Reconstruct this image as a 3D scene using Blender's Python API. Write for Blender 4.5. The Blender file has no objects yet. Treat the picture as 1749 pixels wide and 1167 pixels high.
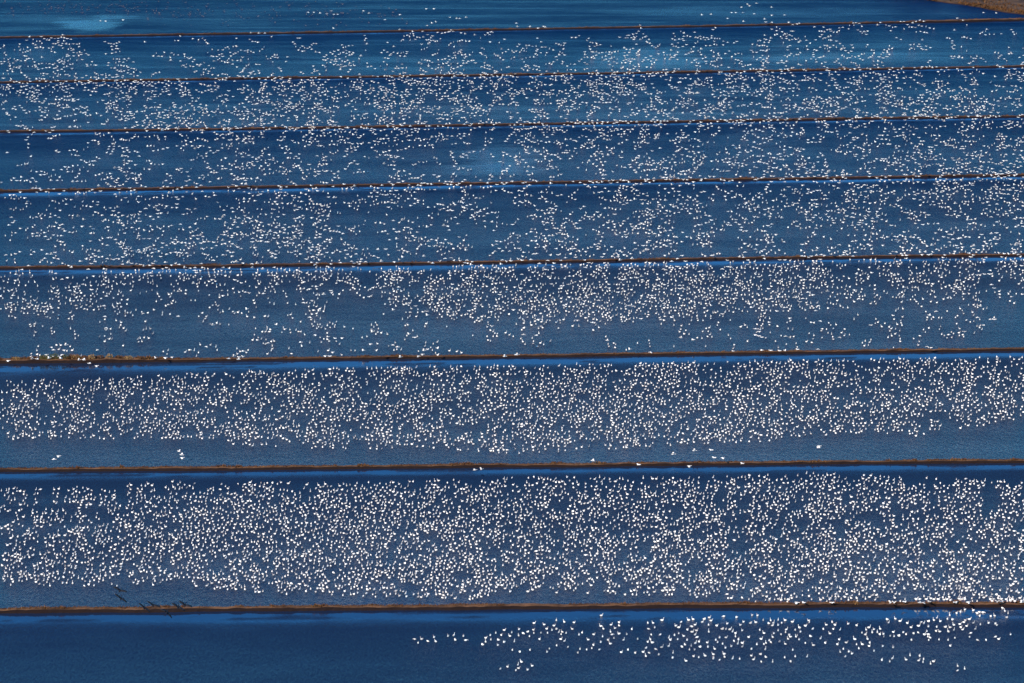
import bpy, math, random
import numpy as np

# ------------------------------------------------------------------ camera, sky, sun
PW, PH = 1749.0, 1167.0            # photograph frame
F = 5908.0                         # focal length in photograph pixels
PITCH = math.radians(15.0)         # camera looks down by this much
H = 282.0                          # camera height (aerial view)
scene = bpy.context.scene
cam_data = bpy.data.cameras.new('camera')
cam = bpy.data.objects.new('camera', cam_data)
scene.collection.objects.link(cam)
cam.location = (0, 0, H)
cam.rotation_euler = (math.pi / 2 - PITCH, 0, 0)
cam_data.sensor_width = 36.0
cam_data.lens = 36.0 * F / PW
cam_data.clip_start = 1.0
cam_data.clip_end = 60000.0
scene.camera = cam

SUN_ELEV, SUN_AZ = math.radians(36), math.radians(218)   # azimuth clockwise from +Y (view direction)
world = bpy.data.worlds.new('World')
scene.world = world
world.use_nodes = True
wn = world.node_tree
wn.nodes.clear()
w_out = wn.nodes.new('ShaderNodeOutputWorld')
w_bg = wn.nodes.new('ShaderNodeBackground')
w_sky = wn.nodes.new('ShaderNodeTexSky')
w_sky.sky_type = 'NISHITA'
w_sky.sun_disc = False
w_sky.sun_elevation = SUN_ELEV
w_sky.sun_rotation = SUN_AZ
w_sky.air_density = 0.8
w_sky.dust_density = 0.35
w_sky.ozone_density = 10.0
w_tint = wn.nodes.new('ShaderNodeMixRGB')
w_tint.blend_type = 'MULTIPLY'
w_tint.inputs['Fac'].default_value = 1.0
w_tint.inputs['Color2'].default_value = (0.34, 0.87, 1.0, 1)
w_bg.inputs['Strength'].default_value = 0.125
wn.links.new(w_sky.outputs['Color'], w_tint.inputs['Color1'])
wn.links.new(w_tint.outputs['Color'], w_bg.inputs['Color'])
wn.links.new(w_bg.outputs['Background'], w_out.inputs['Surface'])

sun_data = bpy.data.lights.new('sun', 'SUN')
sun_data.energy = 4.0
sun_data.angle = math.radians(0.5)
sun_data.color = (1.0, 0.92, 0.81)
sun = bpy.data.objects.new('sun', sun_data)
scene.collection.objects.link(sun)
sun.rotation_euler = (math.pi / 2 - SUN_ELEV, 0, math.pi - SUN_AZ)
scene.view_settings.view_transform = 'Standard'
scene.view_settings.look = 'None'
scene.view_settings.exposure = 0.85
scene.view_settings.gamma = 1.0
scene.view_settings.use_curve_mapping = False

C = scene.collection
rng = np.random.default_rng(11)
random.seed(11)


# ------------------------------------------------------------------ helpers
def at(px, py, z=0.0):
    """the place on the level z that stands at a point of the photograph (arrays allowed)"""
    px = np.asarray(px, float); py = np.asarray(py, float)
    u = (px - PW / 2) / F; v = -(py - PH / 2) / F
    dx = u
    dy = math.cos(PITCH) + v * math.sin(PITCH)
    dz = -math.sin(PITCH) + v * math.cos(PITCH)
    t = (z - H) / dz
    return dx * t, dy * t


def link(name, mesh, parent=None):
    o = bpy.data.objects.new(name, mesh)
    C.objects.link(o)
    if parent is not None:
        o.parent = parent
    return o


def tag(o, label=None, cat=None, group=None, kind=None):
    if label: o['label'] = label
    if cat: o['category'] = cat
    if group: o['group'] = group
    if kind: o['kind'] = kind
    return o


def tri_mesh(name, V, T, mats, mi=None, smooth=True):
    V = np.ascontiguousarray(V, np.float32); T = np.ascontiguousarray(T, np.int32)
    m = bpy.data.meshes.new(name)
    m.vertices.add(len(V)); m.vertices.foreach_set('co', V.ravel())
    m.loops.add(T.size); m.loops.foreach_set('vertex_index', T.ravel())
    m.polygons.add(len(T))
    m.polygons.foreach_set('loop_start', np.arange(0, T.size, 3, dtype=np.int32))
    for a in mats: m.materials.append(a)
    if mi is not None:
        m.polygons.foreach_set('material_index', np.ascontiguousarray(mi, np.int32))
    m.polygons.foreach_set('use_smooth', np.full(len(T), smooth, dtype=bool))
    m.update(calc_edges=True)
    return m


def vnoise(x, y, seed=0):
    """smooth value noise in [0,1] on numpy arrays"""
    x = np.asarray(x, float); y = np.asarray(y, float)
    xi = np.floor(x).astype(np.int64); yi = np.floor(y).astype(np.int64)
    fx = x - xi; fy = y - yi
    fx = fx * fx * (3 - 2 * fx); fy = fy * fy * (3 - 2 * fy)
    def h(a, b):
        n = (a * 374761393 + b * 668265263 + seed * 974634541) & 0x7fffffff
        n = ((n ^ (n >> 13)) * 1274126177) & 0x7fffffff
        n = n ^ (n >> 16)
        return (n & 0xffff) / 65535.0
    return (h(xi, yi) * (1 - fx) + h(xi + 1, yi) * fx) * (1 - fy) + (h(xi, yi + 1) * (1 - fx) + h(xi + 1, yi + 1) * fx) * fy


def fbm(x, y, seed=0, n=4):
    s = 0; a = 0.5; t = 0
    for i in range(n):
        s = s + a * vnoise(x * 2 ** i, y * 2 ** i, seed + i * 17); t += a; a *= 0.5
    return s / t


def sstep(a, b, x):
    t = np.clip((x - a) / (b - a), 0, 1)
    return t * t * (3 - 2 * t)


class Tris:
    """collects lofts and wedges as triangles with a material slot each"""
    def __init__(s): s.v = []; s.t = []; s.m = []
    def loft(s, rings, m=0, caps=True, last_m=None):
        base = len(s.v); n = len(rings[0])
        for r in rings: s.v += [tuple(p) for p in r]
        for k in range(len(rings) - 1):
            mm = last_m if (last_m is not None and k == len(rings) - 2) else m
            for i in range(n):
                a = base + k * n + i; b = base + k * n + (i + 1) % n
                c = a + n; d = b + n
                s.t += [(a, b, d), (a, d, c)]; s.m += [mm, mm]
        if caps:
            for k, flip in ((0, True), (len(rings) - 1, False)):
                for i in range(1, n - 1):
                    q = (base + k * n, base + k * n + i, base + k * n + i + 1)
                    s.t.append(q[::-1] if flip else q); s.m.append(m if k == 0 or last_m is None else last_m)
    def arrays(s): return np.array(s.v, np.float32), np.array(s.t, np.int32), np.array(s.m, np.int32)


# ------------------------------------------------------------------ materials
def new_mat(name):
    m = bpy.data.materials.new(name); m.use_nodes = True
    nt = m.node_tree
    return m, nt, nt.nodes['Principled BSDF']


def flat_mat(name, col, rough=0.7, vary=0.0, scale=3.0):
    m, nt, b = new_mat(name)
    b.inputs['Roughness'].default_value = rough
    b.inputs['Specular IOR Level'].default_value = 0.2
    if vary:
        geo = nt.nodes.new('ShaderNodeNewGeometry')
        nz = nt.nodes.new('ShaderNodeTexNoise'); nz.inputs['Scale'].default_value = scale
        nt.links.new(geo.outputs['Position'], nz.inputs['Vector'])
        mx = nt.nodes.new('ShaderNodeValToRGB')
        mx.color_ramp.elements[0].position = 0.3; mx.color_ramp.elements[1].position = 0.7
        mx.color_ramp.elements[0].color = tuple(c * (1 - vary) for c in col) + (1,)
        mx.color_ramp.elements[1].color = tuple(min(1, c * (1 + vary)) for c in col) + (1,)
        nt.links.new(nz.outputs['Fac'], mx.inputs['Fac'])
        nt.links.new(mx.outputs['Color'], b.inputs['Base Color'])
    else:
        b.inputs['Base Color'].default_value = tuple(col) + (1,)
    return m


def feather_mat(name, from_mesh):
    """white plumage, each bird a little creamier or greyer than the next"""
    m, nt, b = new_mat(name)
    r = nt.nodes.new('ShaderNodeValToRGB')
    for p, c in ((0.0, (0.36, 0.33, 0.31)), (0.12, (0.60, 0.54, 0.48)), (0.4, (0.82, 0.74, 0.65)), (1.0, (0.88, 0.81, 0.72))):
        e = r.color_ramp.elements[0] if p == 0 else (r.color_ramp.elements[-1] if p == 1 else r.color_ramp.elements.new(p))
        e.position = p; e.color = c + (1,)
    if from_mesh:
        src = nt.nodes.new('ShaderNodeAttribute'); src.attribute_name = 'tone'; o = src.outputs['Fac']
    else:
        src = nt.nodes.new('ShaderNodeObjectInfo'); o = src.outputs['Random']
    nt.links.new(o, r.inputs['Fac']); nt.links.new(r.outputs['Color'], b.inputs['Base Color'])
    b.inputs['Roughness'].default_value = 0.8; b.inputs['Specular IOR Level'].default_value = 0.2
    return m


M_WHITE = feather_mat('white_feathers', False)
M_WHITE_FLOCK = feather_mat('white_feathers_flock', True)
M_BLACK = flat_mat('black_feathers', (0.012, 0.012, 0.015), 0.7)
M_BILL = flat_mat('pink_bill', (0.55, 0.22, 0.16), 0.5)
M_DARK = flat_mat('dark_plumage', (0.010, 0.010, 0.013), 0.7, 0.3, 9.0)
M_STEM = flat_mat('brown_stem', (0.09, 0.05, 0.03), 0.9)
M_OLIVE = flat_mat('olive_leaves', (0.075, 0.075, 0.018), 0.7, 0.45, 2.2)
M_TAN = flat_mat('dry_leaves', (0.24, 0.14, 0.055), 0.8, 0.5, 1.6)
M_CLOD = flat_mat('wet_stubble', (0.20, 0.13, 0.10), 0.8, 0.4, 1.0)


def straw_mat():
    m, nt, b = new_mat('dry_grass')
    geo = nt.nodes.new('ShaderNodeNewGeometry')
    nz = nt.nodes.new('ShaderNodeTexNoise'); nz.inputs['Scale'].default_value = 0.22; nz.inputs['Detail'].default_value = 6
    nz.inputs['Roughness'].default_value = 0.75
    nt.links.new(geo.outputs['Position'], nz.inputs['Vector'])
    r = nt.nodes.new('ShaderNodeValToRGB')
    r.color_ramp.elements[0].position = 0.32; r.color_ramp.elements[0].color = (0.05, 0.018, 0.007, 1)
    r.color_ramp.elements[1].position = 0.68; r.color_ramp.elements[1].color = (0.20, 0.098, 0.034, 1)
    e = r.color_ramp.elements.new(0.5); e.color = (0.10, 0.042, 0.016, 1)
    nt.links.new(nz.outputs['Fac'], r.inputs['Fac'])
    nt.links.new(r.outputs['Color'], b.inputs['Base Color'])
    b.inputs['Roughness'].default_value = 0.9; b.inputs['Specular IOR Level'].default_value = 0.1
    return m


def mud_mat(name, dry, dark_col, dark_top):
    """earth: dry colour above, a darker one near the waterline (by height above the water) and on steep sides"""
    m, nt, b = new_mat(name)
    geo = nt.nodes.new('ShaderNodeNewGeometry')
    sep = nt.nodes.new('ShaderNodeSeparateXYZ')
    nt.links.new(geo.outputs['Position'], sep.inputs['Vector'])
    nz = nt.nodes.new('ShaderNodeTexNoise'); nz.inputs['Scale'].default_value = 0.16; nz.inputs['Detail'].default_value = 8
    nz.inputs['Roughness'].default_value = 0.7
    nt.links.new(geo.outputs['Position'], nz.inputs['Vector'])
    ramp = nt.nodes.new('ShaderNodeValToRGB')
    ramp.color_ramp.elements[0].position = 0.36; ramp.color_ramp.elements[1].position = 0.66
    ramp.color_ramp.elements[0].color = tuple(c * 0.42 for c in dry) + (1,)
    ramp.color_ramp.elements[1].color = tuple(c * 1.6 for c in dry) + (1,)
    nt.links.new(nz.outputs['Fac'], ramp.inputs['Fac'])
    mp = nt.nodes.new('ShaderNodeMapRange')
    mp.inputs['From Min'].default_value = dark_top * 0.55; mp.inputs['From Max'].default_value = dark_top
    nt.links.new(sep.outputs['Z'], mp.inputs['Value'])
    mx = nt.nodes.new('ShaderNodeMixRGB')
    mx.inputs['Color1'].default_value = tuple(dark_col) + (1,)
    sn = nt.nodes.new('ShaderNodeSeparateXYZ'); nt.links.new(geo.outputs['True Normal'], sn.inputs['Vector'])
    ms = nt.nodes.new('ShaderNodeMapRange')             # steep sides take the dark colour, the crest keeps the dry one
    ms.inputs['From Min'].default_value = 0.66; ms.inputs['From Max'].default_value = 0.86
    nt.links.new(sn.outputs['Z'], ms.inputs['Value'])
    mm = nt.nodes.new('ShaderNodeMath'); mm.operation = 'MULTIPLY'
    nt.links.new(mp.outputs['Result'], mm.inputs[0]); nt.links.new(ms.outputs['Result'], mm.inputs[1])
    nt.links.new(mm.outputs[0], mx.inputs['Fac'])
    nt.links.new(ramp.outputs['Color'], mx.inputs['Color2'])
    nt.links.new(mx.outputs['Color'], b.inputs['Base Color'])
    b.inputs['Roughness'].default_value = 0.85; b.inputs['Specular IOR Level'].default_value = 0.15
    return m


def water_mat():
    """flooded field: smooth where the bank shelters it, rippled in the open (mesh attribute 'ripple')"""
    m, nt, b = new_mat('field_water')
    L = nt.links.new
    nt.nodes.remove(b)
    out = nt.nodes['Material Output']
    mud = nt.nodes.new('ShaderNodeAttribute'); mud.attribute_name = 'turbid'
    mb = nt.nodes.new('ShaderNodeMixRGB')
    mb.inputs['Color1'].default_value = (0.0004, 0.012, 0.045, 1); mb.inputs['Color2'].default_value = (0.0125, 0.0225, 0.042, 1)
    L(mud.outputs['Fac'], mb.inputs['Fac'])
    body = nt.nodes.new('ShaderNodeBsdfDiffuse'); L(mb.outputs['Color'], body.inputs['Color'])
    att = nt.nodes.new('ShaderNodeAttribute'); att.attribute_name = 'ripple'
    geo = nt.nodes.new('ShaderNodeNewGeometry')
    mp = nt.nodes.new('ShaderNodeMapping'); mp.inputs['Scale'].default_value = (0.85, 0.36, 1)
    mp.inputs['Rotation'].default_value = (0, 0, math.radians(8))
    L(geo.outputs['Position'], mp.inputs['Vector'])
    n1 = nt.nodes.new('ShaderNodeTexNoise'); n1.inputs['Scale'].default_value = 1.0; n1.inputs['Detail'].default_value = 4
    n1.inputs['Roughness'].default_value = 0.72
    L(mp.outputs['Vector'], n1.inputs['Vector'])
    bump = nt.nodes.new('ShaderNodeBump'); bump.inputs['Distance'].default_value = 3.2
    st = nt.nodes.new('ShaderNodeMath'); st.operation = 'MULTIPLY'; st.inputs[1].default_value = 0.75
    L(att.outputs['Fac'], st.inputs[0]); L(st.outputs[0], bump.inputs['Strength'])
    L(n1.outputs['Fac'], bump.inputs['Height'])
    gl = nt.nodes.new('ShaderNodeBsdfGlossy'); L(bump.outputs['Normal'], gl.inputs['Normal'])
    rg = nt.nodes.new('ShaderNodeMapRange')
    rg.inputs['To Min'].default_value = 0.03; rg.inputs['To Max'].default_value = 0.16
    L(att.outputs['Fac'], rg.inputs['Value']); L(rg.outputs['Result'], gl.inputs['Roughness'])
    fr = nt.nodes.new('ShaderNodeFresnel'); fr.inputs['IOR'].default_value = 2.3
    L(bump.outputs['Normal'], fr.inputs['Normal'])
    sp = nt.nodes.new('ShaderNodeMapRange')             # steep wavelets hide each other: less mirror-like where it is rippled
    sp.inputs['To Min'].default_value = 1.0; sp.inputs['To Max'].default_value = 0.17
    L(att.outputs['Fac'], sp.inputs['Value'])
    mu = nt.nodes.new('ShaderNodeMath'); mu.operation = 'MULTIPLY'
    L(fr.outputs['Fac'], mu.inputs[0]); L(sp.outputs['Result'], mu.inputs[1])
    m2 = nt.nodes.new('ShaderNodeMapping'); m2.inputs['Scale'].default_value = (1.7, 0.62, 1)   # cat's-paw speckle of the wavelets
    L(geo.outputs['Position'], m2.inputs['Vector'])
    n2 = nt.nodes.new('ShaderNodeTexNoise'); n2.inputs['Scale'].default_value = 1.0; n2.inputs['Detail'].default_value = 3
    n2.inputs['Roughness'].default_value = 0.9
    L(m2.outputs['Vector'], n2.inputs['Vector'])
    k2 = nt.nodes.new('ShaderNodeMapRange'); k2.inputs['From Min'].default_value = 0.3; k2.inputs['From Max'].default_value = 0.7
    k2.inputs['To Min'].default_value = 0.15; k2.inputs['To Max'].default_value = 1.85
    L(n2.outputs['Fac'], k2.inputs['Value'])
    k3 = nt.nodes.new('ShaderNodeMix'); k3.data_type = 'FLOAT'; k3.inputs['A'].default_value = 1.0
    L(att.outputs['Fac'], k3.inputs['Factor']); L(k2.outputs['Result'], k3.inputs['B'])
    mu2 = nt.nodes.new('ShaderNodeMath'); mu2.operation = 'MULTIPLY'
    L(mu.outputs[0], mu2.inputs[0]); L(k3.outputs['Result'], mu2.inputs[1]); mu = mu2
    mix = nt.nodes.new('ShaderNodeMixShader')
    L(mu.outputs[0], mix.inputs['Fac']); L(body.outputs[0], mix.inputs[1]); L(gl.outputs[0], mix.inputs[2])
    L(mix.outputs[0], out.inputs['Surface'])
    return m


M_STRAW = straw_mat()
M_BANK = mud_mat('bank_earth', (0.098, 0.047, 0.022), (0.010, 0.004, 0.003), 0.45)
M_LAND = mud_mat('field_soil', (0.070, 0.038, 0.019), (0.03, 0.013, 0.007), 0.30)
M_GROUND = mud_mat('plain_soil', (0.10, 0.075, 0.045), (0.10, 0.075, 0.045), -30.0)
M_WATER = water_mat()

# ------------------------------------------------------------------ the lie of the land
LX = np.array([0, 300, 600, 875, 1175, 1449, 1749], float)
LEVEE_PX = [                                    # the eight banks, far to near
    [63.5, 58, 53.7, 50, 44.4, 38.5, 33.3],
    [140, 135, 130.5, 127, 122.5, 117.5, 112.5],
    [224, 220.5, 216.5, 211.5, 206.8, 202, 197.8],
    [325.5, 320.7, 316, 311.5, 307.3, 302.5, 298.3],
    [456.8, 453.4, 450.5, 446.8, 442.2, 438, 434.8],
    [617, 614, 611, 608.3, 603.5, 599.2, 596.4],
    [802, 800.4, 797.5, 794.3, 792, 789.4, 787.3],
    [1042.8, 1040.6, 1038, 1035.6, 1034, 1033, 1032.2],
]
XMAX = 420.0


class Bank:
    def __init__(s, ys):
        X, Y = at(LX, np.array(ys), 0.4)
        s.p = np.polyfit(X, Y, 3)
        s.x0, s.x1 = X[0], X[-1]
    def __call__(s, X):
        X = np.asarray(X, float)
        Xc = np.clip(X, s.x0, s.x1)
        d = np.polyval(np.polyder(s.p), Xc)
        return np.polyval(s.p, Xc) + d * (X - Xc)


BANKS = [Bank(y) for y in LEVEE_PX]
def lev_px(k, x):                               # bank k's row in the photograph at column x (k = -1: top edge, 8: bottom edge)
    if k < 0: return np.full_like(np.asarray(x, float), -14.0)
    if k > 7: return np.full_like(np.asarray(x, float), PH + 10)
    return np.interp(x, LX, LEVEE_PX[k])

# wide plain all around, a little below the water
gx = np.array([[-30000, -30000], [30000, -30000], [30000, 30000], [-30000, 30000]], float)
gm = tri_mesh('ground', np.column_stack([gx, np.full(4, -1.2)]), [(0, 1, 2), (0, 2, 3)], [M_GROUND], smooth=False)
tag(link('ground', gm), 'brown soil of the plain under the flooded fields', kind='structure')

# ---- flooded fields (nine sheets of water)
STRIP = [4, 4.5, 5.5, 6.5, 8, 9.5, 6.5, 10]           # width in metres of the sheltered water below each bank
FIELD_LABEL = [
    'farthest flooded field beyond the last bank, pale patch at its left',
    'flooded field between the farthest and the second farthest bank',
    'dark flooded field under the thickest part of the far flock',
    'flooded field with a lighter patch of water near its middle',
    'flooded field with scattered wavering lines of geese',
    'flooded field with a dense crescent of geese at its upper edge',
    'flooded field below the bank with the shrubs',
    'widest flooded field, covered by the densest flock',
    'nearest flooded field, mostly empty dark water',
]
# patches of smoother water (photograph column, row, half width, half height, amount)
CALM = [(152, 42, 62, 13, .6), (125, 37, 38, 9, .25), (195, 29, 45, 5, .4), (1100, 100, 120, 22, .45), (860, 268, 80, 24, .42),
        (850, 290, 110, 12, .35), (1300, 20, 330, 10, .25), (60, 85, 70, 20, .25), (1450, 100, 260, 12, .25),
        (1300, 250, 120, 30, .18), (450, 560, 260, 30, .1), (860, 560, 300, 30, .12)]
for k in range(9):
    xs = np.arange(-XMAX, XMAX + 0.1, 2.5)
    far = BANKS[k - 1](xs) if k else BANKS[0](xs) + 420
    near = BANKS[k](xs) if k < 8 else BANKS[7](xs) - 190
    n = int(max(20, (far - near).mean() / 1.6))
    t = np.linspace(0, 1, n)
    if k == 0: t = t ** 1.3
    X = np.repeat(xs[:, None], n, 1)
    Y = near[:, None] + (far - near)[:, None] * t[None, :]
    V = np.column_stack([X.ravel(), Y.ravel(), np.zeros(X.size)])
    i, j = np.meshgrid(np.arange(len(xs) - 1), np.arange(n - 1), indexing='ij')
    a = (i * n + j).ravel(); b_ = a + n
    T = np.concatenate([np.column_stack([a, b_, b_ + 1]), np.column_stack([a, b_ + 1, a + 1])])
    me = tri_mesh('flooded_field', V, T, [M_WATER])
    # wind ripple: none beside the far bank, strongest just outside its lee, easing towards the near bank
    d = (far[:, None] - Y) - 1.7
    tt = 1 - np.repeat(t[None, :], len(xs), 0)
    if k:
        w = STRIP[k - 1] * (0.8 + 0.55 * fbm(X / 60, Y * 0 + k * 7.3, 5))
        if k == 6: w = w * (1 + 0.6 * sstep(20, -140, X))
        if k in (5, 4): w = w * (1 + 0.35 * sstep(60, -140, X))
        r = 0.02 + 0.98 * sstep(w * 0.35, w * 1.35, d + 2.4 * (fbm(X / 16, Y / 2.2, 9) - .5))
        r = np.maximum(r, .55 * sstep(.60, .72, fbm(X / 26 + 3, Y / 1.7, 61)) * sstep(.8, 2.2, d))
        r = r * (1.0 - 0.30 * sstep(0.10, 1.0, tt)) if k > 5 else r * (.93 - .16 * sstep(0.05, .8, tt))
    else:
        r = np.full_like(X, 0.90)
    r = r * (0.80 + 0.40 * fbm(X / 45 + k * 3.1, Y / 12, 21)) * (0.90 + 0.2 * fbm(X / 7, Y / 3.2, 23)) 
    if k == 8: r = r * .95
    # faint streaks and the smoother patches
    dn = math.cos(PITCH) * Y + math.sin(PITCH) * H
    PXx = PW / 2 + F * X / dn
    PYy = PH / 2 - F * (math.sin(PITCH) * Y - math.cos(PITCH) * H) / dn
    for (cx, cy, hw, hh, am) in CALM:
        q = ((PXx - cx) / hw) ** 2 + ((PYy - cy) / hh) ** 2 + 1.0 * (fbm(X / 14, Y / 22, 40) - .5) + 1.5 * (fbm(X / 22, Y / 3.0, 41) - .5)
        r = r * (1 - am * sstep(1.1, 0.1, q))
    if k < 3:
        r = r * (1 - 0.26 * sstep(0.52, 0.78, fbm(X / 60, Y / 5.0, 33 + k)))
    at_ = me.attributes.new('ripple', 'FLOAT', 'POINT')
    at_.data.foreach_set('value', np.ascontiguousarray(np.clip(r, 0.0, 1.2).ravel(), np.float32))
    tb = me.attributes.new('turbid', 'FLOAT', 'POINT')
    tb.data.foreach_set('value', np.full(X.size, [0, 0, .03, .1, .3, .6, .65, .55, .45][k], np.float32))
    tag(link('flooded_field', me), FIELD_LABEL[k], kind='structure')

# ---- the earth banks
BANK_LABEL = [
    'farthest thin earth bank, meeting brown land at its right end',
    'second farthest thin earth bank',
    'earth bank under the thickest part of the far flock',
    'fourth earth bank from the far side, bright calm water below it',
    'earth bank above the dense crescent of geese',
    'earth bank with olive and tan shrubs on its left end',
    'bare earth bank between the two densest flocks on the water',
    'nearest broad earth bank with geese standing on its right half',
]
BANK_W = [1.3, 1.25, 1.25, 1.25, 1.3, 1.45, 1.5, 1.85]
BANK_H = [0.58, 0.56, 0.58, 0.60, 0.64, 0.70, 0.72, 0.84]


def bank_shape(k, X):
    """half width of the crest and crest height along the bank"""
    w = BANK_W[k] * (0.62 + 0.75 * fbm(X / 7, X * 0 + k, 3)) * 0.5
    h = BANK_H[k] * (0.68 + 0.62 * fbm(X / 3.2, X * 0 + k * 2.0, 8))
    if k == 0:
        g = sstep(175, 215, X); w = w * (1 + 1.3 * g); h = h * (1 + 0.5 * g)
    if k == 5:
        g = sstep(-92, -125, X); w = w * (1 + 1.0 * g); h = h * (1 + 0.45 * g)
    return w, h


for k in range(8):
    xs = np.arange(-XMAX, XMAX + 0.1, 0.8)
    w, h = bank_shape(k, xs)
    yc = BANKS[k](xs) + 0.9 * (fbm(xs / 17, xs * 0 + k, 44) - .5)
    jit = lambda s, a: a * (vnoise(xs / 1.3, xs * 0 + s, 50 + k) - .5)
    prof = [(-w - 0.42 + jit(1, .15), np.full_like(xs, -0.35)), (-w - 0.20 + jit(2, .15), h * 0.34 + jit(3, .10)),
            (-w - .04 + jit(4, .15), h * 0.90 + jit(5, .10)), (-w * 0.3, h * 1.02 + jit(6, .10)), (w * 0.4, h + jit(7, .10)),
            (w + jit(8, .2), h * 0.8 + jit(9, .1)), (w + 0.55 + jit(10, .3), h * 0.3), (w + 1.0, np.full_like(xs, -0.35))]
    n = len(prof)
    V = np.stack([np.column_stack([xs, yc + p[0], p[1]]) for p in prof], 1).reshape(-1, 3)
    i, j = np.meshgrid(np.arange(len(xs) - 1), np.arange(n - 1), indexing='ij')
    a = (i * n + j).ravel(); b_ = a + n
    T = np.concatenate([np.column_stack([a, b_, b_ + 1]), np.column_stack([a, b_ + 1, a + 1])])
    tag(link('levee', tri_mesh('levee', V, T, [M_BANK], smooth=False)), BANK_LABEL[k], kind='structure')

# ---- brown land in the far right corner
ax, ay = at(1560, -3, 0.3); bx, by = at(1752, 25, 0.3)
dvx, dvy = ax - bx, ay - by
ln = math.hypot(dvx, dvy); dvx /= ln; dvy /= ln
nx_, ny_ = dvy, -dvx                            # towards the land
if nx_ < 0: nx_, ny_ = -nx_, -ny_
S = np.arange(-130, 420, 3.0); Q = np.concatenate([[-1.2, 0, .7, 1.6], np.arange(3, 190, 4.0)])
SS, QQ = np.meshgrid(S, Q, indexing='ij')
edge = 5.5 * (fbm(SS / 18, SS * 0, 71) - .5) + 2.0 * (vnoise(SS / 4, SS * 0, 72) - .5)
X = bx + dvx * SS + nx_ * (QQ + edge); Y = by + dvy * SS + ny_ * (QQ + edge)
Z = -0.3 + 0.75 * sstep(-1.2, 2.5, QQ) + 0.45 * (fbm(X / 11, Y / 11, 73) - .5) * sstep(0, 5, QQ)
Y1 = BANKS[0](X)
Z = np.where(Y < Y1 - 1.5, -0.8, Z)
n = len(Q)
i, j = np.meshgrid(np.arange(len(S) - 1), np.arange(n - 1), indexing='ij')
a = (i * n + j).ravel(); b_ = a + n
T = np.concatenate([np.column_stack([a, b_, b_ + 1]), np.column_stack([a, b_ + 1, a + 1])])
tag(link('dry_land', tri_mesh('dry_land', np.column_stack([X.ravel(), Y.ravel(), Z.ravel()]), T, [M_LAND])),
    'brown dry land in the far right corner beyond the water', kind='structure')


# ---- dry grass on the banks and on the dry land (nobody could count the blades)
def blades(P, size, seed, name, label, mat, lean=0.5):
    g = np.random.default_rng(seed)
    n = len(P)
    nb = 4
    ang = g.uniform(0, 2 * np.pi, (n, nb)); hgt = size[:, None] * g.uniform(.5, 1.15, (n, nb))
    wid = size[:, None] * g.uniform(.25, .5, (n, nb))
    base = P[:, None, :] + np.stack([g.normal(0, .16, (n, nb)), g.normal(0, .16, (n, nb)), np.full((n, nb), -.06)], 2)
    side = np.stack([np.cos(ang), np.sin(ang), np.zeros_like(ang)], 2) * wid[..., None] * .5
    tip = base + np.stack([g.normal(0, lean, (n, nb)) * hgt, g.normal(0, lean, (n, nb)) * hgt, hgt], 2)
    mid = base * .5 + tip * .5 + side * .8
    V = np.stack([base - side, base + side, mid, tip], 2).reshape(-1, 3)
    b0 = np.arange(n * nb)[:, None] * 4
    T = np.concatenate([b0 + np.array([0, 1, 2]), b0 + np.array([0, 2, 3])])
    o = link(name, tri_mesh(name, V, T, [mat], smooth=False))
    return tag(o, label, kind='stuff')


pts = []; siz = []
for k in range(8):
    nt_ = int(2 * 330 * (15 if k > 4 else 8))
    X = rng.uniform(-330, 330, nt_)
    keep = vnoise(X / 3.0, X * 0 + k, 91) * .6 + vnoise(X / 14, X * 0 + k, 92) * .6 > 0.38
    X = X[keep]
    w, h = bank_shape(k, X)
    u = rng.uniform(-.55, 1.05, len(X))
    Z = h * np.where(u < -1, .72, np.where(u > .95, .75, .95))
    pts.append(np.column_stack([X, BANKS[k](X) + u * w, Z]))
    siz.append(rng.uniform(.14, .36, len(X)) * (1.15 if k > 5 else 1.0) * (1 + (1.3 * sstep(-92, -118, X) if k == 5 else 0)) * (1 + 0.9 * sstep(.58, .75, fbm(X / 4.0, X * 0 + k, 97))))
P = np.concatenate(pts); sz = np.concatenate(siz)
blades(P, sz, 5, 'dry_grass', 'dry brown grass growing along the earth banks', M_STRAW)
def land_grass(n, lo, hi, thr, seed, size, label, mat):
    s_ = rng.uniform(-70, 340, n); q_ = rng.uniform(lo, hi, n)
    X = bx + dvx * s_ + nx_ * q_; Y = by + dvy * s_ + ny_ * q_
    kp = (fbm(X / 24, Y / 13, seed) > thr) & (Y > BANKS[0](X) + 1)
    blades(np.column_stack([X[kp], Y[kp], np.full(kp.sum(), .42)]), rng.uniform(*size, kp.sum()), seed, 'dry_grass', label, mat)


land_grass(2600, .5, 6, .34, 101, (.7, 1.7), 'orange brown reeds along the edge of the dry land', M_STRAW)
land_grass(12000, 4, 150, .52, 95, (.5, 1.5), 'rough dry grass on the brown land in the far right corner', M_STRAW)
land_grass(12000, 4, 150, .55, 109, (.6, 1.6), 'dark withered weeds on the brown land in the far right corner', M_STEM)
land_grass(5000, 4, 150, .58, 113, (.5, 1.2), 'pale stubble on the brown land in the far right corner', M_CLOD)
# wet stubble poking out of the farthest field, tan specks low in the water
n = 420
px = rng.uniform(-60, 700, n); py = 14 + rng.normal(0, 7, n) + rng.uniform(-4, 22, n) * (px > 250)
X, Y = at(px, np.clip(py, -8, 44))
blades(np.column_stack([X, Y, np.zeros(n)]), rng.uniform(.25, .6, n), 7, 'stubble',
       'sparse tan stubble poking out of the farthest flooded field', M_CLOD, .8)


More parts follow.
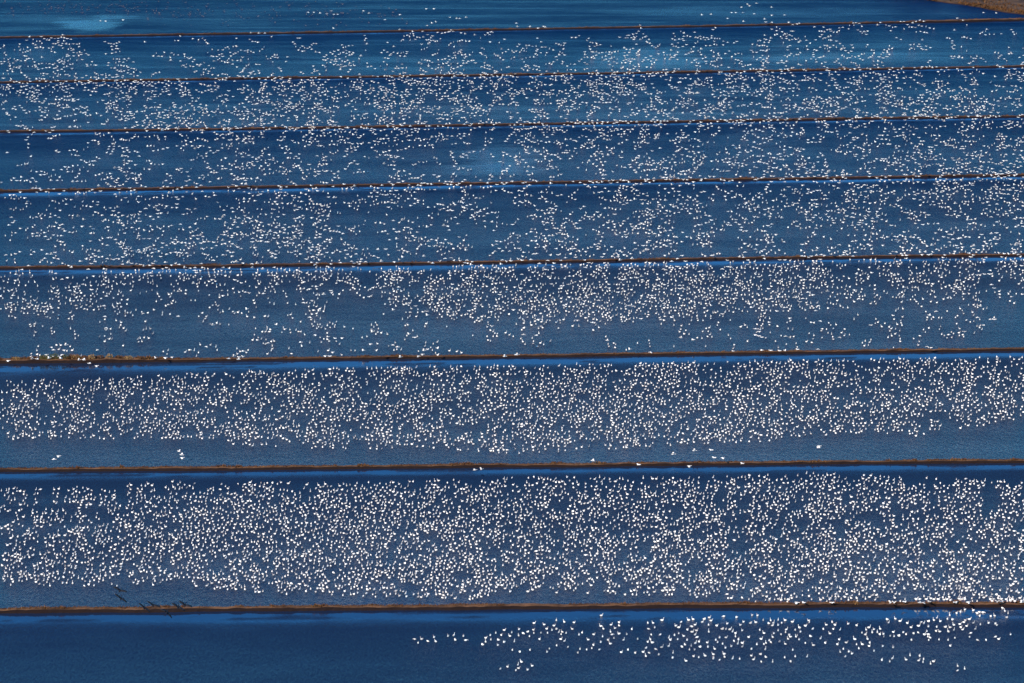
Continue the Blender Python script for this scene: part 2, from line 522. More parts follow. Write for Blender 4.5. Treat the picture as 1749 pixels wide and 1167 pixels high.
# ---- shrubs on the left end of the sixth bank
def leaf_cloud(n, rx, ry, rz, size, seed):
    g = np.random.default_rng(seed)
    d = g.normal(0, 1, (n, 3)); d /= np.linalg.norm(d, axis=1)[:, None]
    r = g.uniform(.35, 1.0, n) ** .6
    lump = .72 + .5 * vnoise(np.arctan2(d[:, 1], d[:, 0]) * 1.6 + 9, d[:, 2] * 2.2 + 5, seed)
    c = d * (r * lump)[:, None] * [rx, ry, rz] + [0, 0, rz * .95]
    c[:, 2] = np.maximum(c[:, 2], .06)
    a = g.normal(0, 1, (n, 3)); a /= np.linalg.norm(a, axis=1)[:, None]
    b = np.cross(a, g.normal(0, 1, (n, 3))); b /= np.linalg.norm(b, axis=1)[:, None]
    s = size * g.uniform(.6, 1.3, (n, 1))
    V = np.stack([c - a * s, c + b * s * .45, c + a * s, c - b * s * .45], 1).reshape(-1, 3)
    q = np.arange(n)[:, None] * 4
    T = np.concatenate([q + np.array([0, 1, 2]), q + np.array([0, 2, 3])])
    return V, T


def stems(n, h, seed):
    g = np.random.default_rng(seed); s = Tris()
    for _ in range(n):
        a = g.uniform(0, 2 * np.pi); l = g.uniform(.2, .55) * h
        tip = np.array([math.cos(a) * l, math.sin(a) * l, h * g.uniform(.7, 1.05)])
        rings = []
        for f, r in ((0, .035), (.5, .022), (1, .008)):
            c = tip * [f ** 1.3, f ** 1.3, f]
            rings.append([(c[0] + r * math.cos(t), c[1] + r * math.sin(t), c[2]) for t in (0, 2.09, 4.19)])
        s.loft(rings)
    return s.arrays()


SHRUBS = [  # column, metres wide, metres high, kind
    (76, 2.3, 1.75, 0), (93, 2.6, 2.15, 0), (111, 2.2, 1.65, 0), (30, 1.9, 1.1, 1), (129, 2.0, 1.6, 1), (144, 1.8, 1.45, 2),
    (158, 1.5, 1.75, 1), (172, 1.9, 1.55, 2), (187, 1.7, 1.7, 1), (203, 1.8, 1.4, 2), (221, 2.1, 1.3, 1), (242, 2.0, 1.1, 2), (265, 2.1, .95, 2)]
KIND = ['olive green shrub', 'tan dry leafy shrub', 'brown withered shrub']
M_BROWN = flat_mat('withered_leaves', (0.09, 0.042, 0.02), 0.85, 0.5, 1.6)
WHERE = ['leftmost of the three olive shrubs on the sixth bank', 'tallest, middle one of the three olive shrubs on the bank',
         'low olive shrub beside the first tan shrub on the bank', 'low tan shrub apart from the rest at the far left of the bank',
         'tan dry shrub next to the olive shrubs on the bank', 'brown withered shrub third along from the olive shrubs',
         'tall narrow tan shrub in the middle of the shrub row', 'brown withered shrub between two tall tan shrubs',
         'tall tan shrub right of the middle of the shrub row', 'brown low shrub right of the tall tan shrubs',
         'last tan shrub at the right of the shrub row', 'low brown shrub last but one on the bare bank side',
         'lowest brown shrub at the right end of the shrub row']
for q, (px, wd, hg, kd) in enumerate(SHRUBS):
    X0, _ = at(px, 614, .6)
    X0 = float(X0); Y0 = float(BANKS[5](X0)) + random.uniform(-.5, .3)
    root = link('shrub', None); root.location = (X0, Y0, .45)
    tag(root, WHERE[q], 'shrub', 'shrubs on the sixth bank')
    v, t = leaf_cloud(320, wd * .78, .9, hg * .60, .19, 300 + q)
    link('crown', tri_mesh('crown', v, t, [[M_OLIVE, M_TAN, M_BROWN][kd]], smooth=False), root)
    v, t, mi = stems(7, hg * .9, 400 + q)
    link('stem', tri_mesh('stem', v, t, [M_STEM]), root)


# ------------------------------------------------------------------ geese
def ring(c, d, rw, rh, n):
    """ring of n points round c, across the direction d in the x-z plane"""
    l = math.hypot(d[0], d[2]) or 1
    up = (-d[2] / l, 0, d[0] / l)
    return [(c[0] + up[0] * rh * math.sin(t), c[1] + rw * math.cos(t), c[2] + up[2] * rh * math.sin(t))
            for t in [2 * math.pi * i / n for i in range(n)]]


def tube(s, path, n, m, last_m=None):
    rings = []
    for i, (x, z, rw, rh) in enumerate(path):
        a = path[max(0, i - 1)]; b = path[min(len(path) - 1, i + 1)]
        rings.append(ring((x, 0, z), (b[0] - a[0], 0, b[1] - a[1]), rw, rh, n))
    s.loft(rings, m, True, last_m)


def goose(pose):
    """white goose, black primaries, pink bill; pose: swim, look, feed, rest, stand, walk"""
    s = Tris()
    z0 = 0.30 if pose in ('stand', 'walk') else 0.0
    tube(s, [(-.40, .20 + z0, .03, .02), (-.29, .16 + z0, .11, .085), (-.06, .125 + z0, .18, .155), (.14, .13 + z0, .165, .15), (.27, .18 + z0, .07, .08)], 6, 0)
    neck = {'swim': [(.20, .18, .07, .07), (.28, .28, .045, .045), (.29, .40, .04, .04), (.33, .46, .05, .05), (.39, .45, .035, .038), (.46, .425, .012, .012)],
            'look': [(.20, .18, .07, .07), (.27, .30, .042, .042), (.27, .46, .036, .036), (.30, .53, .047, .048), (.36, .52, .034, .036), (.43, .50, .012, .012)],
            'feed': [(.20, .17, .07, .07), (.32, .20, .045, .045), (.42, .16, .04, .04), (.47, .11, .05, .05), (.51, .07, .035, .036), (.54, .02, .012, .012)],
            'rest': [(.20, .18, .07, .07), (.25, .28, .05, .05), (.19, .34, .045, .045), (.10, .33, .05, .05), (.03, .31, .035, .036), (-.03, .29, .012, .012)]}
    neck['stand'] = neck['look']; neck['walk'] = neck['swim']
    tube(s, [(x, z + z0, a, b) for x, z, a, b in neck[pose]], 4, 0, 2)
    for y in (-1, 1):                                   # folded black primaries crossing over the tail
        s.loft([[(-.20, y * .10, .235 + z0), (-.20, y * .155, .19 + z0), (-.20, y * .09, .18 + z0)],
                [(-.52, y * .02, .235 + z0), (-.52, y * .045, .225 + z0), (-.52, y * .02, .215 + z0)]], 1)
        if z0:                                          # leg and webbed foot
            x = .02 + (y * .06 if pose == 'walk' else 0)
            s.loft([[(x + .025 * math.cos(t), y * .07 + .025 * math.sin(t), z) for t in (0, 2.09, 4.19)] for z in (.34, .02)], 2)
            s.loft([[(x - .03, y * .07, .02), (x - .03, y * .07 + .01, .0), (x - .03, y * .07 - .01, .0)],
                    [(x + .10, y * .07, .015), (x + .10, y * .07 + .05, .0), (x + .10, y * .07 - .05, .0)]], 2)
    return s.arrays()


def flying(dihedral, sweep):
    s = Tris()
    tube(s, [(-.44, .02, .05, .015), (-.28, .01, .09, .06), (-.02, 0, .12, .11), (.18, .01, .09, .09), (.32, .03, .04, .045),
             (.46, .04, .038, .04), (.55, .035, .042, .045), (.62, .02, .012, .012)], 6, 0, 2)
    for y in (-1, 1):
        st = []
        for (q, xl, xt, th) in ((.06, .22, -.22, .04), (.30, .27, -.20, .03), (.55, .22, -.18, .02), (.80, -.02 - sweep, -.20 - sweep, .004)):
            z = .05 + math.sin(dihedral) * q * (1 if q < .31 else (1 - .25 * (q - .3)))
            yy = y * (.02 + q * math.cos(dihedral))
            st.append([(xl, yy, z), ((xl + xt) / 2 + .04, yy, z + th + .012), (xt, yy, z - .01), ((xl + xt) / 2 + .04, yy, z - th)])
        s.loft(st[:3] if y > 0 else [r[::-1] for r in st[:3]], 0)
        s.loft(st[2:] if y > 0 else [r[::-1] for r in st[2:]], 1)
    return s.arrays()


PROTO = {p: goose(p) for p in ('swim', 'look', 'feed', 'rest', 'stand', 'walk')}
for p in PROTO: PROTO[p][0][:] *= (.95, .95, 1.22)          # upright, high-breasted birds
PROTO['fly_up'] = flying(.62, .02); PROTO['fly_level'] = flying(.16, .05); PROTO['fly_down'] = flying(-.38, .06)
MATS3 = [M_WHITE, M_BLACK, M_BILL]

# ---- the nearest geese, one by one (read off four enlarged crops of the photograph)
def crop(x0, y0, sc, pts): return [(x0 + a / sc, y0 + b / sc) for a, b in pts]

near_pts = crop(690, 1030, 6.478, [(120,400),(158,440),(198,400),(262,420),(335,378),(352,425),(490,365),(552,360),(568,408),(660,365),(684,412),(905,385),(905,430),(870,460),(957,355),(963,405),(1018,330),(1077,355),(1045,408),(1040,465),(1110,300),(1110,432),(1195,325),(1172,365),(1222,428),(1270,360),(1275,290),(1318,335),(1370,318),(1390,368),(1432,297),(1438,332),(1517,328),(1500,400),(1553,238),(1440,222),(1580,285),(1590,330),(1660,250),(1688,190),(1640,298),(1690,288),(1713,325),(1740,345),(1735,400),(1200,520),(1282,540),(1395,520),(1585,540),(1610,505),(1690,470),(1067,730),(1146,705),(1300,652),(1262,685),(1268,722),(1240,742),(1370,738),(1420,695)])
near_pts += crop(950, 1030, 6.478, [(90,210),(197,215),(178,287),(68,320),(112,330),(92,420),(132,485),(255,350),(288,328),(355,405),(415,348),(265,508),(240,550),(338,515),(395,500),(412,465),(478,515),(495,432),(515,370),(495,255),(523,285),(608,240),(695,215),(697,250),(652,278),(602,320),(618,348),(697,340),(575,410),(600,450),(640,388),(783,345),(838,290),(745,410),(720,545),(795,518),(903,398),(875,553),(1015,222),(1072,220),(1092,270),(1020,285),(1172,190),(1052,348),(1153,348),(1042,400),(1013,430),(1065,438),(962,542),(995,498),(1030,552),(993,588),(1100,510),(1168,490),(1137,570),(1245,478),(1293,552),(1290,606),(1325,252),(1357,270),(1385,210),(1465,188),(1515,180),(1452,295),(1310,355),(1357,335),(1247,385),(1263,408),(1345,400),(1412,365),(1450,408),(1502,260),(1537,240),(1505,320),(1553,305),(1537,350),(1562,378),(1580,428),(1540,445),(1393,485),(1425,460),(1495,475),(1475,515),(1533,515),(1592,485),(1520,590),(1578,600),(1648,583),(1437,640),(1640,178),(1617,210),(1695,160),(1713,195),(1687,243),(1690,320),(1672,437),(1680,485),(1742,610),(500,138)])
near_pts += crop(1210, 1015, 6.478, [(92,348),(155,385),(195,388),(172,243),(210,325),(238,390),(268,415),(300,432),(300,468),(333,500),(283,515),(325,550),(125,478),(195,478),(83,505),(103,530),(158,548),(70,605),(190,592),(255,575),(375,580),(375,540),(55,665),(55,715),(125,725),(175,660),(180,695),(268,715),(347,715),(313,255),(390,305),(355,340),(375,400),(445,475),(485,230),(545,235),(525,310),(467,320),(570,395),(583,495),(537,555),(478,605),(475,680),(500,722),(577,665),(585,745),(635,695),(630,612),(615,550),(638,540),(615,430),(608,285),(668,322),(690,290),(718,320),(710,345),(773,285),(773,340),(812,318),(850,288),(930,305),(773,400),(725,432),(712,475),(675,510),(690,530),(787,525),(805,445),(862,390),(855,422),(895,450),(908,470),(882,495),(852,550),(935,615),(962,688),(845,700),(910,745),(712,750),(962,395),(1008,370),(1020,415),(985,455),(970,470),(1005,500),(1110,290),(1118,310),(1073,350),(1130,465),(1073,540),(1163,565),(1092,692),(1155,385),(1240,490),(1293,540),(1272,385),(1305,338),(1370,310),(1382,385),(1345,435),(1457,395),(1447,500),(1400,340),(1548,328),(1640,345),(1427,555),(1525,535),(1493,605),(1460,640),(1515,690),(1555,635),(1590,657),(1620,498),(1640,555),(1665,600),(1703,555),(1700,425),(1738,445)])
near_pts += crop(1470, 1015, 6.269, [(60,380),(88,357),(58,432),(125,410),(143,375),(180,408),(210,372),(205,430),(245,425),(248,455),(285,270),(300,305),(372,262),(423,288),(350,405),(318,445),(360,450),(410,445),(458,408),(487,430),(500,310),(540,355),(620,340),(567,420),(615,408),(545,490),(650,298),(678,312),(727,290),(727,345),(710,395),(682,432),(725,430),(722,455),(745,465),(730,490),(785,278),(818,255),(855,290),(815,350),(808,395),(848,400),(840,485),(908,352),(955,225),(930,265),(985,272),(958,355),(998,328),(940,400),(1000,385),(938,490),(1010,468),(960,553),(1028,203),(1070,188),(1118,165),(1105,300),(1120,280),(1165,268),(1208,308),(1135,340),(1062,320),(1072,355),(1092,378),(1228,375),(1182,415),(1167,458),(1283,325),(1250,490),(1343,488),(1372,308),(1208,172),(1248,203),(1272,190),(1310,195),(1275,232),(1393,235),(1435,230),(1445,315),(1460,330),(1447,455),(1478,480),(1607,430),(1545,180),(1580,205),(1565,248),(1517,145),(98,520),(90,555),(75,480),(238,555),(350,568),(145,605),(228,705),(313,720),(340,690),(487,700),(530,655),(633,660),(622,710),(675,693),(668,728),(750,745),(780,720),(1040,770),(1040,815),(1115,800)])
stand_pts = crop(1210, 1015, 6.478, [(672,68),(803,68),(882,65),(1240,68),(1340,68),(1403,65)])
stand_pts += crop(1470, 1015, 6.269, [(590,60),(630,60),(697,55),(782,65),(827,62),(890,60),(920,55),(962,80),(1050,58),(1085,65),(1110,60),(1385,58),(1420,58),(1505,60),(1555,58),(1620,56),(1605,92),(1650,85)])

near_pts.sort(key=lambda p: -p[1])
N_SINGLE = 300 - len(stand_pts)
single_pts, rest_near = near_pts[:N_SINGLE], near_pts[N_SINGLE:]
goose_mesh = {p: tri_mesh('goose', *PROTO[p][:2], MATS3, PROTO[p][2]) for p in ('swim', 'look', 'feed', 'rest', 'stand', 'walk')}
for m_, n_ in zip(goose_mesh.values(), goose_mesh): m_.name = 'goose_' + n_


def party(px, py):
    """which party of the nearest flock a goose belongs to: label, group"""
    if px < 750: return 'white goose in the six-bird party at the flock\'s left tip', 'geese at the left tip of the nearest flock'
    if px < 805: return 'white goose in the five-bird party near the left tip of the flock', 'geese in the second party from the left'
    if py > 1128 and px < 920: return 'white goose in the stray party of eight below the nearest flock', 'stray geese below the nearest flock'
    if py > 1133 and px > 1620: return None, None
    if py > 1117 and 1495 < px < 1605: return 'white goose in the loose string below the right of the flock', 'geese trailing below the right part'
    if py > 1117: return 'white goose on the lower fringe of the nearest flock', 'geese on the lower fringe of the nearest flock'
    if px < 940: return 'white goose in the left arc of the nearest flock', 'geese in the left arc of the nearest flock'
    if px < 1240: return 'white goose in the middle-left thick of the nearest flock, below the nearest bank', 'geese in the middle-left of the nearest flock'
    if px < 1480: return 'white goose in the middle-right thick of the nearest flock, below the nearest bank', 'geese in the middle-right of the nearest flock'
    return 'white goose in the right-hand thick of the nearest flock, below the standing geese', 'geese in the right part of the nearest flock'


used_first = set()
FIRST = {
    'geese at the left tip of the nearest flock': ('min', 'leftmost goose of all in the nearest flock, floating at its left tip'),
    'geese in the second party from the left': ('max', 'rightmost goose of the five-bird party near the left tip of the flock'),
    'stray geese below the nearest flock': ('min', 'leftmost goose of the stray party of eight below the nearest flock'),
}
extreme = {}
for p in single_pts:
    g = party(*p)[1]
    if g in FIRST:
        if g not in extreme or (p[0] < extreme[g][0]) == (FIRST[g][0] == 'min'): extreme[g] = p
corner = sorted([p for p in single_pts if p[1] > 1133 and p[0] > 1620])
corner_labels = ['white goose above its neighbour, left of the pair near the bottom right corner',
                 'lowest white goose of all, near the bottom right corner',
                 'white goose floating just right of the lowest goose near the bottom right corner']
far_right = max(single_pts, key=lambda p: p[0])
poses = ['swim'] * 5 + ['look'] * 4 + ['feed'] + ['rest'] * 2
def put(name, mesh, px, py, z, heading, scale):
    X, Y = at(px, py, z)
    o = link(name, mesh); o.location = (float(X), float(Y), z if z > .2 else -.03)
    o.rotation_euler = (0, 0, heading); o.scale = (scale,) * 3
    return o


GS = 1.24                                             # size of the geese against the prototype 
singles = []
for p in single_pts:
    hd = random.choice([random.gauss(1.57, .55), random.gauss(-1.57, .55), random.gauss(-1.57, .55), random.uniform(0, 6.28)])
    o = put('goose', goose_mesh[random.choice(poses)], p[0], p[1] + 1.2, 0.0, hd, GS * random.uniform(.86, 1.1))
    lab, grp = party(*p)
    if lab is None:
        lab, grp = corner_labels[corner.index(p)], 'geese near the bottom right corner'
    elif grp in FIRST and extreme[grp] == p: lab = FIRST[grp][1]
    elif p == far_right: lab = 'white goose floating alone at the far right of the nearest field'
    tag(o, lab, 'goose', grp); singles.append((o, p[0], p[1]))

ORD = 'first second third fourth fifth sixth seventh eighth ninth tenth eleventh twelfth thirteenth fourteenth fifteenth'.split()
def relabel(members):
    # members of one party, told apart by their order from the left (or, in a big one, by who is outermost)
    g = sorted(members, key=lambda m: m[1])
    big = len(g) > 30
    for i, (o, x, y) in enumerate(g):
        lab = o['label']
        if not lab.startswith('white goose in the') and not lab.startswith('white goose on the'): continue
        rest = lab.split('white goose ', 1)[1]
        short = rest.split(',')[0].replace('the nearest flock', 'the flock')
        if not big:
            j = len(g) - 1 - i
            if i == 0: lab = 'leftmost white goose ' + short
            elif j == 0: lab = 'rightmost white goose ' + short
            elif i < len(ORD) and i <= j: lab = ORD[i] + ' goose from the left ' + short
            elif j < len(ORD): lab = ORD[j] + ' goose from the right ' + short
        else:
            if i == 0: lab = 'leftmost white goose ' + short
            elif i == len(g) - 1: lab = 'rightmost white goose ' + short
            elif i == max(range(len(g)), key=lambda n_: g[n_][2]): lab = 'lowest white goose ' + short
            elif i == min(range(len(g)), key=lambda n_: g[n_][2]): lab = 'topmost white goose ' + short
        o['label'] = lab


by_group = {}
for o, x, y in singles: by_group.setdefault(o['group'], []).append((o, x, y))
for g_ in by_group.values(): relabel(g_)

stand_pts.sort()
STAND_LABEL = [
    'leftmost white goose standing on the nearest bank', 'white goose second from the left on the nearest bank', 'white goose third from the left on the nearest bank',
    'first goose of the middle three standing on the nearest bank', 'middle goose of the middle three standing on the nearest bank', 'last goose of the middle three standing on the nearest bank']
for q, p in enumerate(stand_pts):
    X, Y = at(p[0], p[1] + 3.5, .62)
    w, h = bank_shape(7, np.array([float(X)]))
    yb = float(BANKS[7](X)); off = min(max(float(Y) - yb, -float(w[0]) * .6), float(w[0]) * .8)
    o = link('goose', goose_mesh[random.choice(['stand', 'stand', 'walk'])])
    o.location = (float(X), yb + off, float(h[0]) * .97); o.rotation_euler = (0, 0, random.choice([0, math.pi]) + random.gauss(0, .6))
    o.scale = (GS * random.uniform(.95, 1.12),) * 3
    if q < 6: lab = STAND_LABEL[q]
    elif q == len(stand_pts) - 1: lab = 'rightmost white goose standing on the nearest bank'
    else:
        j = len(stand_pts) - 1 - q
        lab = ORD[j] + ' goose from the right end of the row standing on the nearest bank' if j < 9 else ORD[q - 6] + ' goose from the left in the right-hand row on the nearest bank'
    tag(o, lab, 'goose', 'geese standing on the nearest bank')

# ---- the rest of the flock: how thick it is, field by field, row by row, per 50 columns of the photograph (0 none .. 9 packed)
DENS = {
 1: ["25310030200021332100111422321431320", "53343314455223745336775744543210241", "43656354633386645567776876425344531",
     "54455442226633566676778787534255432", "44567784556545788887788888655533352"],
 2: ["88678655577767789999999998866656645", "66685545677878889999999889767765544", "25467656888878889988887767668876644", "13245566888888888765556656767876743"],
 3: ["36317356888887765656775687644454667", "11324126634533332245776465654456678", "21324145655433321254567555656556788", "23224253455555533221346677566656898"],
 4: ["33344457655426754427757644464666777", "75466454557655463345766666665777676", "45336536467454443377557655575637755", "22355566566556555668787664756556555", "33245566446544654345666455563558654"],
 5: ["22225464568544444566566666678877766", "46762251446466789999998998999888733", "69773221224025888988998988986443244", "11220203524201134476887756443133220", "02453210323233102210100421633143431", "02310412620443420121132213421122000"],
 6: ["11212323454665676565677566667777787", "65477777776677788889999999999988777", "76966766857767787899999888799878888", "56677777877777787899998888887778777", "78767777756556634788888888877664243", "23210124646565468887866764543153000", "02000020000000102100011220000000000"],
 7: ["00000100442212454354344322557440110", "66655566677788777777777777776666565", "45466677888889987887777777757666666", "46777678899999998888877777767666755",
     "57667778898899886788788776777777766"[:35], "87777778988899986788777776876766776"[:35], "77777777888898887787777777767776764"[:35], "45422347668687778867678877768766663"[:35], "00000000001145434320133542325215544"[:35]],
}
GAP = {6: ([0, 150, 300, 600, 900, 1200, 1749], [33, 32, 25, 17, 16, 15, 12]),      # open water left below the bank
       7: ([0, 200, 280, 600, 900, 1150, 1400, 1600, 1749], [31, 30, 22, 27, 20, 24, 18, 27, 34]),
       5: ([0, 300, 600, 1749], [4, 4, 5, 3])}
LOW = {7: ([0, 150, 300, 400, 550, 800, 880, 1000, 1160, 1240, 1300, 1749], [1000, 1003, 998, 1010, 1020, 1024, 1010, 1016, 1019, 1024, 1030, 1030]),
       6: ([0, 220, 370, 400, 600, 740, 850, 1000, 1170, 1290, 1400, 1500, 1560, 1660, 1749], [752, 749, 750, 761, 768, 765, 776, 770, 759, 755, 745, 738, 746, 729, 718]),
       5: ([0, 180, 240, 300, 500, 600, 640, 700, 800, 1000, 1150, 1280, 1350, 1500, 1600, 1749], [535, 535, 530, 520, 498, 500, 518, 530, 545, 553, 549, 532, 532, 520, 513, 505])}


def scatter():
    """positions (column, row, field) of the flock: short wavering strings of geese, spaced like birds that keep clear of each other"""
    out = []
    for f, rows in DENS.items():
        nr = len(rows)
        D = np.array([[int(c) for c in (r + '0' * 35)[:35]] for r in rows], float)
        grid = {}
        mind = {1: 3.4, 2: 3.4, 3: 3.8, 4: 4.2, 5: 4.0, 6: 4.2, 7: 4.6}[f]
        def dens(x, y):
            a = float(lev_px(f - 1, x)); b = float(lev_px(f, x))
            v = (y - a) / (b - a) * nr - .5; u = x / 50 - .5
            if v < -.58 or v > nr - .42: return 0
            v = min(max(v, 0), nr - 1); u = min(max(u, 0), 34)
            i = int(v); j = int(u); i2 = min(i + 1, nr - 1); j2 = min(j + 1, 34); fv = v - i; fu = u - j
            d = (D[i, j] * (1 - fu) + D[i, j2] * fu) * (1 - fv) + (D[i2, j] * (1 - fu) + D[i2, j2] * fu) * fv
            if f in GAP and y - a < np.interp(x, *GAP[f]): d *= .04
            if f in LOW:
                lo = np.interp(x, *LOW[f])
                if f == 5: d = min(d, 3.0) * .42 if y > lo else (d * 1.5 if 640 < x < 1420 else d * .8)
                elif y > lo: d *= .02
            return d
        h_mean = float(np.mean([lev_px(f, x) - lev_px(f - 1, x) for x in LX]))
        target = int({1: 1.6, 2: 1.85, 3: 1.7, 4: 1.5, 5: 1.75, 6: 1.5, 7: 1.5}[f] * D.sum() * 0.0015 * 50 * h_mean / nr)
        got = 0; tries = 0
        while got < target and tries < target * 150:
            tries += 1
            x = random.uniform(0, PW); y = random.uniform(float(lev_px(f - 1, x)), float(lev_px(f, x)))
            d = dens(x, y)
            cl = float(fbm(x / (26 if f < 5 else 15), y / (16 if f < 5 else 17), 120 + f, 3))
            pr = (d / 9) * (np.clip((cl - .27) * 2.6, .16, 1) if d < 7 else np.clip((cl - .31) * 2.9, .2, 1))
            if random.random() > pr * 1.6: continue
            n = random.choice([1, 1, 1, 2, 3, 4] if f < 5 else [1, 1, 1, 2, 3])
            if d < 2.5 and f > 4: n = random.choice([1, 1, 1, 2, 3])
            ang = random.choice([random.gauss(.45, .35), random.gauss(-.5, .35)]) if f < 5 else random.uniform(-1.9, 1.9)
            for _ in range(n):
                if not (-2 < x < PW + 2) or dens(x, y) < .4: break
                gx, gy = int(x // mind), int(y // mind)
                ok = all((x - a) ** 2 + (1.15 * (y - b)) ** 2 > mind * mind for i in (-1, 0, 1) for j in (-1, 0, 1) for a, b in grid.get((gx + i, gy + j), ()))
                if ok:
                    grid.setdefault((gx, gy), []).append((x, y)); out.append((x, y, f)); got += 1
                st = mind * random.uniform(1.04, 2.3)
                x += math.cos(ang) * st; y += math.sin(ang) * st * .8; ang += random.gauss(0, .45)
    return out


flock = scatter()
# sparse birds of the farthest field and the banks, one by one
LONE = [(172,36),(180,36),(210,34),(526,21),(536,21),(547,23),(558,24),(566,19),(570,25),(577,25),(570,49),(452,57),(442,57),(107,60),(621,19),(630,23),(657,34),(683,25),(728,15),(741,15),(738,40),(745,38),(729,44),(768,30),(780,32),(785,32),(796,30),(882,40),(884,46),(905,46),(919,48),(928,45),(931,47),(682,51),(1094,44),(1199,26),(1214,25),(1243,32),(1250,22),(1257,22),(1266,13),(1277,8),(1280,10),(1292,6),(1269,22),(1288,24),(1318,13),(1318,26),(1340,26),(1270,37),(1306,33),(1308,38),(1318,38),(1347,38),(1680,22),(1702,23),(1635,31),(1645,35)]
LEVEE_BIRDS = [(14,616),(55,613),(79,606),(109,598),(106,606),(152,621),(165,625),(282,611),(390,613),(1012,787),(1091,794),(1268,792),(1177,796),(811,803),(823,802),(884,606),(862,609),(92,785),(100,779),(305,771),(310,777),(311,782),(1186,770),(1215,769),(1220,782),(1234,782),(1399,762),(1398,765),(1150,776)]
parts = []                                             # (pose, X, Y, z, heading, size)
for (x, y, f) in flock:
    pf = {1: .7, 2: .65, 3: .55, 4: .45, 5: .12, 6: 0, 7: 0}[f]
    onbank = min(abs(y - float(lev_px(f, x))), abs(y - float(lev_px(f - 1, x)))) < (5 if f > 4 else 4)
    if onbank or random.random() < pf:
        z = random.uniform(1.4, 5.5) if f < 6 else random.uniform(1.2, 2.0)
        X, Y = at(x, y, z)
        parts.append((random.choice(['fly_up', 'fly_level', 'fly_level', 'fly_down']), float(X), float(Y), z, random.gauss(math.pi * .5, 1.1) if random.random() < .5 else random.gauss(0.2, .5), random.uniform(1.08, 1.35)))
    else:
        X, Y = at(x, y + 1.2, 0)
        hd = random.choice([random.gauss(1.57, .55), random.gauss(-1.57, .55), random.gauss(-1.57, .55), random.uniform(0, 6.28)])
        parts.append((random.choice(poses), float(X), float(Y), -.03, hd, GS * random.uniform(.84, 1.1)))
for (x, y) in LONE + LEVEE_BIRDS:
    z = random.uniform(1.3, 2.5); X, Y = at(x, y, z)
    parts.append((random.choice(['fly_up', 'fly_level', 'fly_down']), float(X), float(Y), z, random.gauss(0.2, .6), 1.3))
for (x, y) in rest_near:
    X, Y = at(x, y + 1.2, 0)
    parts.append((random.choice(poses), float(X), float(Y), -.03, random.uniform(0, 6.28), GS * random.uniform(.86, 1.1)))
VV, TT, MM, TONE, off = [], [], [], [], 0
for pose in PROTO:
    sel = [q for q in parts if q[0] == pose]
    if not sel: continue
    v, t, mi = PROTO[pose]
    A = np.array([q[1:] for q in sel], float)
    c, s = np.cos(A[:, 3]), np.sin(A[:, 3]); sc = A[:, 4]
    X = (v[None, :, 0] * c[:, None] - v[None, :, 1] * s[:, None]) * sc[:, None] + A[:, 0, None]
    Y = (v[None, :, 0] * s[:, None] + v[None, :, 1] * c[:, None]) * sc[:, None] + A[:, 1, None]
    Z = v[None, :, 2] * sc[:, None] + A[:, 2, None]
    VV.append(np.stack([X, Y, Z], 2).reshape(-1, 3))
    TT.append((t[None] + (off + np.arange(len(sel)) * len(v))[:, None, None]).reshape(-1, 3))
    TONE.append(np.repeat(rng.uniform(0, 1, len(sel)), len(v)))
    MM.append(np.tile(mi, len(sel))); off += len(sel) * len(v)
fm = tri_mesh('goose_flock', np.concatenate(VV), np.concatenate(TT), [M_WHITE_FLOCK, M_BLACK, M_BILL], np.concatenate(MM))
fm.attributes.new('tone', 'FLOAT', 'POINT').data.foreach_set('value', np.concatenate(TONE).astype(np.float32))
fl = link('goose_flock', fm)
tag(fl, 'vast flock of white geese floating on and flying low over the flooded fields', kind='stuff')
print('FLOCK', len(parts), 'tris', sum(len(t) for t in TT), 'single', len(single_pts), 'stand', len(stand_pts), 'near all', len(near_pts))


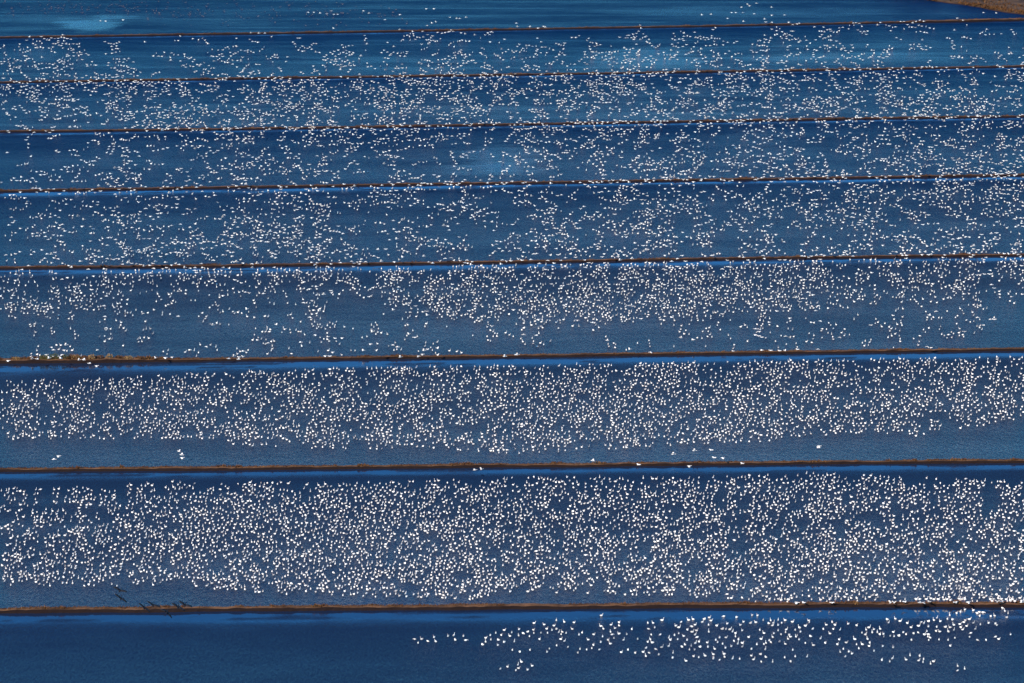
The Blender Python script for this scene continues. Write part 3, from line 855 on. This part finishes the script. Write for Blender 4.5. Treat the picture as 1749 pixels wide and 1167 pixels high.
# ------------------------------------------------------------------ seven dark birds crossing in front of the nearest bank
def dark_wing(side, lift):
    s = Tris(); st = []
    for (q, xl, xt, th) in ((.05, .20, -.20, .03), (.36, .28, -.18, .022), (.66, .20, -.20, .014), (.93, -.02, -.18, .004)):
        z = .04 + math.sin(lift) * q; yy = side * (.02 + q * math.cos(lift))
        r = [(xl, yy, z), ((xl + xt) / 2 + .04, yy, z + th + .012), (xt, yy, z - .01), ((xl + xt) / 2 + .04, yy, z - th)]
        st.append(r if side > 0 else r[::-1])
    s.loft(st)
    return s.arrays()


sb = Tris()
tube(sb, [(-.46, .02, .07, .015), (-.30, .01, .09, .06), (-.02, 0, .13, .12), (.18, .01, .10, .10), (.32, .03, .045, .05),
          (.50, .05, .040, .042), (.60, .045, .045, .05), (.70, .03, .012, .012)], 8, 0)
BODY = tri_mesh('dark_body', *sb.arrays()[:2], [M_DARK])
WINGS = [[tri_mesh('dark_wing', *dark_wing(sd, lf)[:2], [M_DARK]) for sd in (-1, 1)] for lf in (.25, .05, -.2)]
DARKS = [(205, 1009, .10, 0, 'topmost dark bird in flight, wings raised, above the bank at left'),
         (206, 1022, .45, 1, 'dark bird in flight just below the topmost one, long wings banked'),
         (246, 1038, .50, 1, 'leftmost dark bird in flight over the earth bank itself'),
         (261, 1034, .25, 0, 'dark bird in flight at the far edge of the bank, second from left'),
         (285, 1046, .48, 2, 'lowest dark bird in flight, over the calm water under the bank'),
         (304, 1037, .35, 1, 'dark bird in flight over the bank beside the rightmost dark bird'),
         (316, 1034, .20, 0, 'rightmost dark bird in flight of the seven at the bank')]
for (px, py, bank, wv, lab) in DARKS:
    z = 55 + random.uniform(-3, 3)
    X, Y = at(px, py, z)
    root = link('dark_bird', None)
    root.location = (float(X), float(Y), z)
    root.rotation_euler = (bank + .25, -.22, math.pi / 2 + random.gauss(0, .25))
    root.scale = (1.6,) * 3
    tag(root, lab, 'bird', 'dark birds flying over the nearest bank')
    link('body', BODY, root)
    for w_ in WINGS[wv]: link('wing', w_, root)
